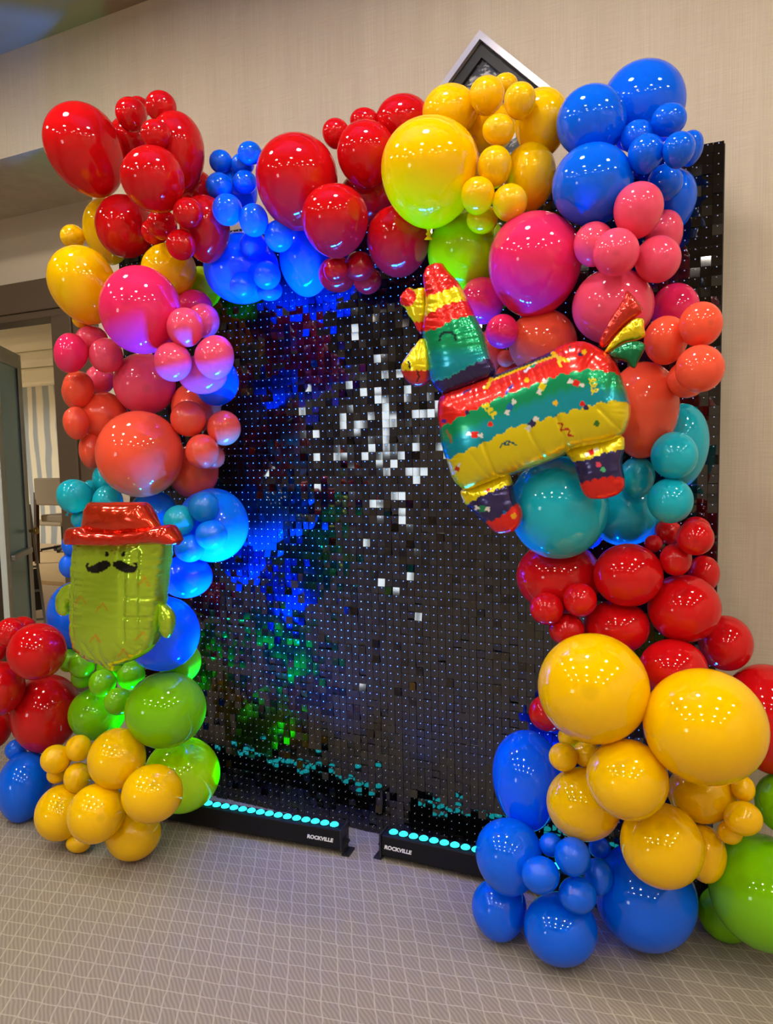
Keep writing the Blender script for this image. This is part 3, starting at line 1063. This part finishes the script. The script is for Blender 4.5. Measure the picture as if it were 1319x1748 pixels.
def foil(name, poly, colour, y, thick, m, parent, step=2.4, wr=.0014, wl=16, rounds=2, fq=1.0, crease=()):
    """inflated foil shell: outline given in photograph pixels, standing at depth y; thick = half thickness in metres"""
    E_ = smooth_poly(poly, step, rounds)
    x0, y0 = E_.min(0) - 4
    x1, y1 = E_.max(0) + 4
    # pressure profile on a coarse grid
    g = 2.0
    nx, ny = int((x1 - x0) / g) + 2, int((y1 - y0) / g) + 2
    GX, GY = np.meshgrid(x0 + np.arange(nx) * g, y0 + np.arange(ny) * g)
    ins = inside(E_, np.stack([GX.ravel(), GY.ravel()], 1)).reshape(ny, nx)
    phi = np.zeros((ny, nx))
    for _ in range(900):
        a_ = .25 * (np.roll(phi, 1, 0) + np.roll(phi, -1, 0) + np.roll(phi, 1, 1) + np.roll(phi, -1, 1)) + 1
        phi = np.where(ins, a_, 0)
    hgt = np.sqrt(phi)
    hgt = np.minimum(hgt, np.percentile(hgt[ins], 99))
    hgt = (hgt / hgt.max()) ** .85
    pts = [tuple(q) for q in E_]
    nb = len(pts)
    yy, row = y0, 0
    inner = []
    while yy < y1:
        xs = np.arange(x0 + (row % 2) * step / 2, x1, step)
        inner += [(x, yy) for x in xs]
        yy += step * .866
        row += 1
    inner = np.array(inner)
    inner = inner[inside(E_, inner)]
    # distance to the seam, arc position of the nearest seam point
    Dm, Ai = np.zeros(len(inner)), np.zeros(len(inner))
    for k in range(0, len(inner), 1500):
        dd = np.linalg.norm(inner[k:k + 1500, None] - E_[None], axis=2)
        Dm[k:k + 1500], Ai[k:k + 1500] = dd.min(1), dd.argmin(1)
    keep = Dm > step * .55
    inner, Dm, Ai = inner[keep], Dm[keep], Ai[keep]
    P2 = np.vstack([E_, inner])
    edges = [(i, (i + 1) % nb) for i in range(nb)]
    res = geometry.delaunay_2d_cdt([Vector(q) for q in P2], edges, [list(range(nb))], 1, 1e-4)
    V2 = np.array([tuple(q) for q in res[0]])
    F2 = res[2]
    orig = [o_[0] if o_ else -1 for o_ in res[3]]
    D = np.zeros(len(V2))
    A = np.zeros(len(V2))
    for k, o_ in enumerate(orig):
        if o_ >= nb:
            D[k], A[k] = Dm[o_ - nb], Ai[o_ - nb]
        elif o_ >= 0:
            A[k] = o_
    fx, fy = (V2[:, 0] - x0) / g, (V2[:, 1] - y0) / g
    ix, iy = np.clip(fx.astype(int), 0, nx - 2), np.clip(fy.astype(int), 0, ny - 2)
    tx, ty = fx - ix, fy - iy
    h = (hgt[iy, ix] * (1 - tx) * (1 - ty) + hgt[iy, ix + 1] * tx * (1 - ty) + hgt[iy + 1, ix] * (1 - tx) * ty + hgt[iy + 1, ix + 1] * tx * ty)
    ph = A * step * fq
    rip = np.sin(ph * .42 + 1.7 * np.sin(ph * .11)) + .6 * np.sin(ph * .9 + 2 * np.sin(ph * .07))
    rip *= np.exp(-D / wl) * np.clip(D / 5, 0, 1)
    hc = np.zeros(len(h))
    for (ax, ay, bx, by, wd_, dp) in crease:
        tt = np.clip(((V2[:, 0] - ax) * (bx - ax) + (V2[:, 1] - ay) * (by - ay)) / ((bx - ax) ** 2 + (by - ay) ** 2), 0, 1)
        hc += dp * np.exp(-((V2[:, 0] - ax - tt * (bx - ax)) ** 2 + (V2[:, 1] - ay - tt * (by - ay)) ** 2) / (wd_ * wd_))
    h = np.where(D > .01, h * thick + wr * rip - hc, 0)
    h = np.maximum(h, 0)
    n2 = len(V2)
    front = np.array([on_y(q[0], q[1], y) for q in V2])
    seam = np.array([o_ < nb and o_ >= 0 for o_ in orig]) | (D < .01)
    vf = front.copy()
    vf[:, 1] -= h
    vb = front.copy()
    vb[:, 1] += h * .9
    bi = np.arange(n2) + n2
    bi[seam] = np.arange(n2)[seam]
    V = np.vstack([vf, vb])
    F = []
    for t in F2:
        a_, b_, c_ = (vf[t[0]], vf[t[1]], vf[t[2]])
        nrm = np.cross(b_ - a_, c_ - a_)
        t = tuple(t) if nrm[1] < 0 else tuple(reversed(t))
        F.append(t)
        F.append(tuple(int(bi[q]) for q in reversed(t)))
    dv = vf - CAM          # lay the print out on the inflated front as it reads in the photograph
    zc = dv @ fw
    cc = colour(659.5 + FPX * (dv @ RT) / zc, 874 - FPX * (dv @ UP) / zc, D)
    cen = V[:n2].mean(0)
    base, q_ = np.zeros(3), parent
    while q_ is not None:
        base, q_ = base + np.array(q_.location), q_.parent
    used = np.zeros(len(V), bool)
    for t in F:
        used[list(t)] = True
    remap = np.cumsum(used) - 1
    V = V[used]
    F = [tuple(int(remap[q]) for q in t) for t in F]
    me = mesh(name, V - base, F, m, True)
    ca = me.color_attributes.new('print', 'FLOAT_COLOR', 'POINT')
    full = np.vstack([cc, cc])[used]
    buf = np.ones((len(full), 4), np.float32)
    buf[:, :3] = full
    ca.data.foreach_set('color', buf.ravel())
    return link(name, me, parent)


def L3(*c):
    return np.array(srgb(*c)[:3])


def fill(n_, c_):
    return np.tile(c_, (n_, 1)).astype(float)


def front_depth(poly, pct=85):
    """how far the balloons reach out of the backdrop behind an outline"""
    p = np.array(poly, float)
    gx_, gy_ = np.meshgrid(np.linspace(p[:, 0].min(), p[:, 0].max(), 18), np.linspace(p[:, 1].min(), p[:, 1].max(), 18))
    q = np.stack([gx_.ravel(), gy_.ravel()], 1)
    q = q[inside(p, q)]
    out = []
    for a_ in q:
        v = ray(*a_)
        best = 0
        for b in B:
            oc_ = CAM - b['p']
            bb = oc_ @ v
            disc_ = bb * bb - (oc_ @ oc_ - b['r'] ** 2)
            if disc_ > 0:
                t = -bb - math.sqrt(disc_)
                best = max(best, -(CAM + v * t)[1])
        out.append(best)
    return np.percentile(out, pct)


RED, YEL, GRE, TEA, NAV = L3(232, 36, 26), L3(238, 218, 8), L3(0, 156, 96), L3(0, 156, 176), L3(50, 40, 92)
WHT, BLU_, PNK = L3(238, 238, 232), L3(20, 110, 190), L3(240, 80, 110)
BLACK = L3(18, 18, 20)


def paint(c, mask, col):
    c[mask] = col


def seg_line(x, y, pts):
    """>0 below the polyline pts (sorted by x), with scalloped edge"""
    px = [q[0] for q in pts]
    py = [q[1] for q in pts]
    return y - np.interp(x, px, py)


def scallop(x, w=15, a=3.2):
    return a * np.abs(np.sin(x * math.pi / w)) - a * .5


def dot(c, x, y, cx, cy, r, col):
    paint(c, (x - cx) ** 2 + (y - cy) ** 2 < r * r, col)


def candy(c, x, y, cx, cy, ang, col, s=1.0):
    a = math.radians(ang)
    u = (x - cx) * math.cos(a) + (y - cy) * math.sin(a)
    v = -(x - cx) * math.sin(a) + (y - cy) * math.cos(a)
    wing = (np.abs(u) < 14 * s) & (np.abs(u) > 4 * s) & (np.abs(v) < (1.8 + .28 * (np.abs(u) - 4 * s)) * s)
    paint(c, wing, WHT)
    paint(c, (np.abs(u) < 5.5 * s) & (np.abs(v) < 5.5 * s), col)


def stroke(c, x, y, pts, w, col):
    for (a_, b_) in zip(pts[:-1], pts[1:]):
        ax, ay = a_
        bx, by = b_
        L = max(1e-6, (bx - ax) ** 2 + (by - ay) ** 2)
        t = np.clip(((x - ax) * (bx - ax) + (y - ay) * (by - ay)) / L, 0, 1)
        paint(c, (x - ax - t * (bx - ax)) ** 2 + (y - ay - t * (by - ay)) ** 2 < w * w, col)


def swirl(c, x, y, cx, cy, ang, col, n_=3, s=5.0):
    pts = []
    a = math.radians(ang)
    for k in range(n_ * 10 + 1):
        t = k / 10 * 2 * math.pi
        u, v = (k / (n_ * 10) - .5) * n_ * 9 + s * .8 * math.sin(t), s * math.cos(t)
        pts.append((cx + u * math.cos(a) - v * math.sin(a), cy + u * math.sin(a) + v * math.cos(a)))
    stroke(c, x, y, pts, 1.5, col)


# ---- pinata
HEAD = [(728, 458), (735, 452), (754, 447), (762, 460), (780, 479), (788, 491), (799, 514), (809, 538), (824, 565), (833, 601), (849, 639),
        (820, 655), (782, 668), (756, 676), (742, 660), (735, 645), (734, 627), (729, 589), (722, 574), (727, 540), (730, 512), (725, 491), (723, 472)]
MUZ = [(721, 574), (733, 589), (737, 627), (734, 650), (722, 661), (705, 660), (693, 650), (683, 627), (697, 606), (710, 589)]
EAR = [(698, 489), (708, 495), (714, 491), (727, 491), (729, 525), (721, 574), (712, 565), (705, 548), (696, 538), (693, 527), (682, 519), (683, 506), (688, 499)]
BODY = [(754, 674), (782, 664), (830, 648), (849, 640), (880, 628), (912, 614), (945, 600), (956, 592), (973, 585), (993, 582), (1010, 587), (1030, 599), (1043, 607), (1053, 620),
        (1060, 642), (1070, 668), (1076, 692), (1076, 712), (1067, 738), (1058, 746), (1037, 757), (978, 767), (963, 777), (923, 793), (880, 808), (853, 818), (797, 840), (784, 829),
        (774, 815), (768, 789), (761, 774), (757, 757), (755, 732), (751, 713), (750, 691)]
FLEG = [(783, 836), (797, 834), (853, 812), (871, 806), (875, 827), (880, 855), (887, 862), (893, 876), (887, 898), (876, 908), (850, 914), (831, 895), (816, 878), (802, 866), (794, 862)]
HLEG = [(963, 775), (978, 762), (1065, 738), (1067, 764), (1061, 788), (1066, 816), (1067, 833), (1054, 846), (1028, 853), (1002, 852), (991, 836), (986, 812), (978, 788)]
TR_ = [(1019, 585), (1045, 538), (1065, 510), (1067, 497), (1073, 496), (1101, 529), (1089, 539), (1056, 566), (1030, 598)]
TY = [(1028, 603), (1050, 573), (1082, 542), (1100, 543), (1099, 560), (1103, 574), (1089, 581), (1065, 584), (1039, 603)]
TG = [(1037, 603), (1065, 584), (1091, 581), (1104, 590), (1093, 611), (1082, 633), (1070, 617), (1045, 613)]


def col_head(x, y, D):
    c = fill(len(x), NAV)
    sx = scallop(x, 13)
    l4 = seg_line(x, y, [(730, 652), (765, 645), (800, 625), (835, 608)]) + sx
    mid = np.clip((y - 590) / 20, 0, 1)[:, None]
    c = np.where((l4 < 0)[:, None], GRE * (1 - mid) + TEA * mid, c)
    c[np.abs(l4) < 1.2] = L3(40, 180, 180)
    paint(c, seg_line(x, y, [(722, 566), (745, 562), (775, 545), (810, 538)]) + sx < 0, RED)
    paint(c, seg_line(x, y, [(728, 538), (760, 520), (797, 511)]) + sx < 0, YEL)
    paint(c, seg_line(x, y, [(728, 506), (750, 500), (785, 487)]) + sx < 0, RED)
    rr = np.hypot(x - 764, y - 580)
    paint(c, (np.abs(rr - 13.5) < 2.2) & (y < 582), L3(10, 60, 56))
    return c


def col_muz(x, y, D):
    c = fill(len(x), YEL)
    paint(c, y > 632 + scallop(x, 9, 2.5), L3(205, 50, 34))
    stroke(c, x, y, [(697, 617), (700, 629)], 1.7, BLACK)
    stroke(c, x, y, [(712, 634), (715, 643), (711, 650)], 1.4, BLACK)
    return c


def col_ear(x, y, D):
    c = fill(len(x), YEL)
    paint(c, np.hypot(x - 694, y - 507) < 16, RED)
    paint(c, y > 549 + scallop(x, 8, 2), RED)
    return c


def col_body(x, y, D):
    c = fill(len(x), RED)
    sx = scallop(x, 22, 5)
    l1 = seg_line(x, y, [(750, 732), (795, 707), (853, 678), (913, 656), (956, 640), (1010, 630), (1062, 641), (1076, 655)]) + sx
    l2 = seg_line(x, y, [(750, 788), (768, 783), (795, 770), (831, 754), (872, 731), (919, 719), (984, 699), (1030, 687), (1055, 684), (1080, 693)]) + sx
    mid = np.clip((l1 - 22) / 16, 0, 1)[:, None]
    c = np.where((l1 > 0)[:, None], GRE * (1 - mid) + TEA * mid, c)
    paint(c, l2 > 0, YEL)
    # saddle blanket along the back
    yl = np.interp(x, [835, 945, 962], [649, 608, 602])
    paint(c, (x > 838) & (x < 946) & (y < yl), NAV)
    stroke(c, x, y, [(836, 650), (945, 608)], 2.0, L3(245, 190, 10))
    stroke(c, x, y, [(838, 647), (832, 660), (826, 662)], 3.0, L3(245, 190, 10))
    stroke(c, x, y, [(943, 602), (952, 610), (968, 616)], 3.2, L3(245, 190, 10))
    stroke(c, x, y, [(952, 610), (956, 625)], 2.6, L3(245, 210, 60))
    stroke(c, x, y, [(896, 634), (904, 627), (914, 620)], 2.0, WHT)
    stroke(c, x, y, [(906, 626), (912, 624)], 2.2, GRE)
    for q in ((810, 742, 8, RED), (925, 660, -62, YEL), (983, 654, 18, RED), (871, 695, -58, BLU_), (908, 723, -52, NAV)):
        candy(c, x, y, *q)
    candy(c, x, y, 780, 800, -60, L3(200, 40, 20), .7)
    for q in ((899, 649, 4, L3(250, 190, 20)), (948, 688, 4.5, L3(250, 200, 20)), (837, 724, 4.5, RED), (994, 689, 4.5, RED), (1000, 696, 4, NAV),
              (1018, 723, 5, L3(60, 130, 40)), (797, 704, 4, NAV), (997, 601, 4.5, L3(250, 200, 20)), (990, 605, 3.5, NAV), (757, 719, 4, L3(90, 40, 160)), (973, 594, 3, L3(120, 60, 60))):
        dot(c, x, y, *q)
    swirl(c, x, y, 836, 700, 50, L3(244, 224, 20), 3, 5)
    swirl(c, x, y, 1013, 658, 78, L3(244, 224, 20), 3, 5)
    stroke(c, x, y, [(853, 764), (858, 757), (864, 754), (862, 760), (868, 760), (868, 754), (874, 755), (880, 760)], 1.5, L3(20, 96, 110))
    stroke(c, x, y, [(953, 723), (960, 724), (957, 735), (967, 732), (972, 734), (970, 743), (977, 744)], 1.5, L3(200, 40, 30))
    stroke(c, x, y, [(864, 672), (870, 662), (874, 658)], 2.2, L3(60, 70, 160))
    stroke(c, x, y, [(788, 672), (796, 667), (803, 665)], 1.6, L3(90, 50, 120))
    stroke(c, x, y, [(762, 735), (768, 745), (770, 755)], 2.0, L3(150, 120, 70))
    return c


def col_fleg(x, y, D):
    c = fill(len(x), YEL)
    paint(c, seg_line(x, y, [(790, 866), (820, 848), (850, 835), (880, 822)]) + scallop(x, 14, 4) > 0, NAV)
    paint(c, seg_line(x, y, [(820, 893), (845, 888), (868, 872), (885, 858)]) + scallop(x, 14, 4) > 0, RED)
    candy(c, x, y, 823, 868, 6, L3(20, 140, 90), .9)
    dot(c, x, y, 877, 881, 5, L3(250, 180, 20))
    dot(c, x, y, 861, 875, 3.5, BLU_)
    candy(c, x, y, 833, 836, -30, RED, .5)
    return c


def col_hleg(x, y, D):
    c = fill(len(x), YEL)
    paint(c, seg_line(x, y, [(970, 789), (1000, 786), (1035, 772), (1070, 766)]) + scallop(x, 14, 3) > 0, NAV)
    paint(c, seg_line(x, y, [(985, 826), (1010, 820), (1040, 814), (1070, 816)]) + scallop(x, 14, 4) > 0, RED)
    candy(c, x, y, 1009, 772, -28, RED, .9)
    dot(c, x, y, 1021, 793, 4.5, PNK)
    dot(c, x, y, 1029, 801, 4.5, L3(90, 210, 150))
    return c


YP = -(max(front_depth(q_, 97) for q_ in (BODY, HLEG, FLEG, HEAD)) + .045)
pin = empty('pinata_balloon', tuple(on_y(910, 914, YP)))
tag(pin, 'foil donkey pinata balloon with wavy red, green, teal and yellow stripes', 'balloon')
foil('body', BODY, col_body, YP, .085, M_foil, pin, crease=[(838, 755, 856, 816, 3, .007), (818, 775, 846, 818, 3, .003), (915, 735, 937, 790, 3, .006), (962, 715, 976, 766, 3, .006), (1052, 625, 1046, 680, 4, .004), (1030, 700, 1062, 735, 3, .004)])
foil('leg', FLEG, col_fleg, YP + .01, .045, M_foil, pin, wl=14)
foil('leg', HLEG, col_hleg, YP + .01, .045, M_foil, pin, wl=14)
hd_ = foil('head', HEAD, col_head, YP - .02, .055, M_foil, pin, wl=20)
foil('muzzle', MUZ, col_muz, YP - .035, .035, M_foil, hd_, wl=10)
foil('ear', EAR, col_ear, YP - .01, .022, M_foil, hd_, wl=10)
foil('tail_plume', TR_, lambda x, y, D: fill(len(x), L3(200, 44, 26)), YP + .005, .025, M_foil, pin, wl=12)
foil('tail_plume', TY, lambda x, y, D: fill(len(x), L3(232, 206, 10)), YP - .005, .022, M_foil, pin, wl=12)
foil('tail_plume', TG, lambda x, y, D: fill(len(x), L3(0, 120, 70)), YP - .012, .022, M_foil, pin, wl=12)

# ---- cactus with hat and moustache
CB = [(136, 908), (150, 902), (268, 902), (287, 908), (288, 930), (286, 955), (281, 983), (278, 1020), (273, 1062), (267, 1098), (250, 1117), (227, 1128), (206, 1134), (202, 1147), (193, 1143),
      (185, 1133), (162, 1128), (140, 1113), (131, 1098), (129, 1062), (130, 1020), (132, 970)]
CAL = [(132, 992), (112, 997), (100, 1013), (97, 1033), (102, 1048), (112, 1053), (120, 1043), (117, 1037), (122, 1023), (133, 1015)]
CAR = [(271, 1033), (282, 1028), (293, 1042), (298, 1058), (294, 1083), (285, 1092), (276, 1080)]
CROWN = [(153, 857), (177, 857), (225, 857), (249, 857), (257, 873), (268, 891), (274, 904), (250, 912), (200, 914), (150, 912), (144, 902), (150, 880)]
BRIM = [(121, 900), (146, 898), (160, 905), (210, 908), (258, 904), (272, 897), (292, 895), (299, 906), (309, 922), (305, 931), (264, 928), (202, 933), (150, 931), (114, 930), (117, 915)]
MST = [(190, 961), (183, 957), (170, 958), (157, 966), (151, 968), (150, 964), (155, 960), (148, 960), (146, 968), (150, 976), (162, 979), (177, 975), (188, 967)]


def col_cactus(x, y, D):
    c = fill(len(x), L3(186, 226, 50))
    m1 = np.array(MST, float)
    m2 = m1.copy()
    m2[:, 0] = 381.5 - m2[:, 0]
    P = np.stack([x, y], 1)
    for m_ in (m1, m2):
        paint(c, inside(smooth_poly(m_, 1.0, 2), P), BLACK)
    for ex in (182, 210):
        u, v = (x - ex) + (y - 946) * .25, y - 946
        paint(c, (u / 3.4) ** 2 + (v / 5.2) ** 2 < 1, BLACK)
    for (a_, b_) in ((175, 1029), (163, 1083), (243, 1078), (211, 1108), (246, 985), (138, 1017)):
        stroke(c, x, y, [(a_ - 10, b_ + 14), (a_, b_), (a_ + 8, b_ + 14)], 1.3, L3(226, 176, 30))
    for (a_, b_) in ((191, 941), (198, 938), (205, 941), (196, 944)):
        dot(c, x, y, a_, b_, 1.5, L3(190, 110, 40))
    return c


def col_arm(x, y, D):
    c = fill(len(x), L3(186, 226, 50))
    return c


def col_crown(x, y, D):
    c = fill(len(x), L3(220, 56, 22))
    return c


def col_brim(x, y, D):
    c = fill(len(x), L3(224, 52, 28))
    return c


YC = -(front_depth(CB, 98) + .06)
cac = empty('cactus_balloon', tuple(on_y(198, 1147, YC)))
tag(cac, 'green foil cactus balloon with red hat and black moustache', 'balloon')
foil('body', CB, col_cactus, YC, .085, M_mirror, cac, wl=26, wr=.0022, fq=.6, crease=[(150, 940, 148, 1085, 4, .008), (240, 975, 236, 1085, 3.5, .007), (258, 940, 254, 1095, 4, .008), (243, 970, 284, 968, 2.5, .004), (240, 1012, 282, 1018, 2.5, .004), (238, 1045, 276, 1050, 2.5, .004), (130, 990, 148, 990, 2.5, .003), (130, 1030, 148, 1030, 2.5, .003), (170, 1090, 190, 1130, 3, .005), (195, 1088, 198, 1130, 3, .004)])
foil('arm', CAL, col_arm, YC + .005, .026, M_mirror, cac, wl=10)
foil('arm', CAR, col_arm, YC + .005, .026, M_mirror, cac, wl=10)
ht = foil('hat_crown', CROWN, col_crown, YC - .04, .06, M_mirror, cac, wl=26, wr=.0018, fq=.35, rounds=0)
foil('hat_brim', BRIM, col_brim, YC - .065, .05, M_mirror, cac, wl=16, wr=.0018, fq=.35, rounds=0)
print('FOIL', YP, YC)
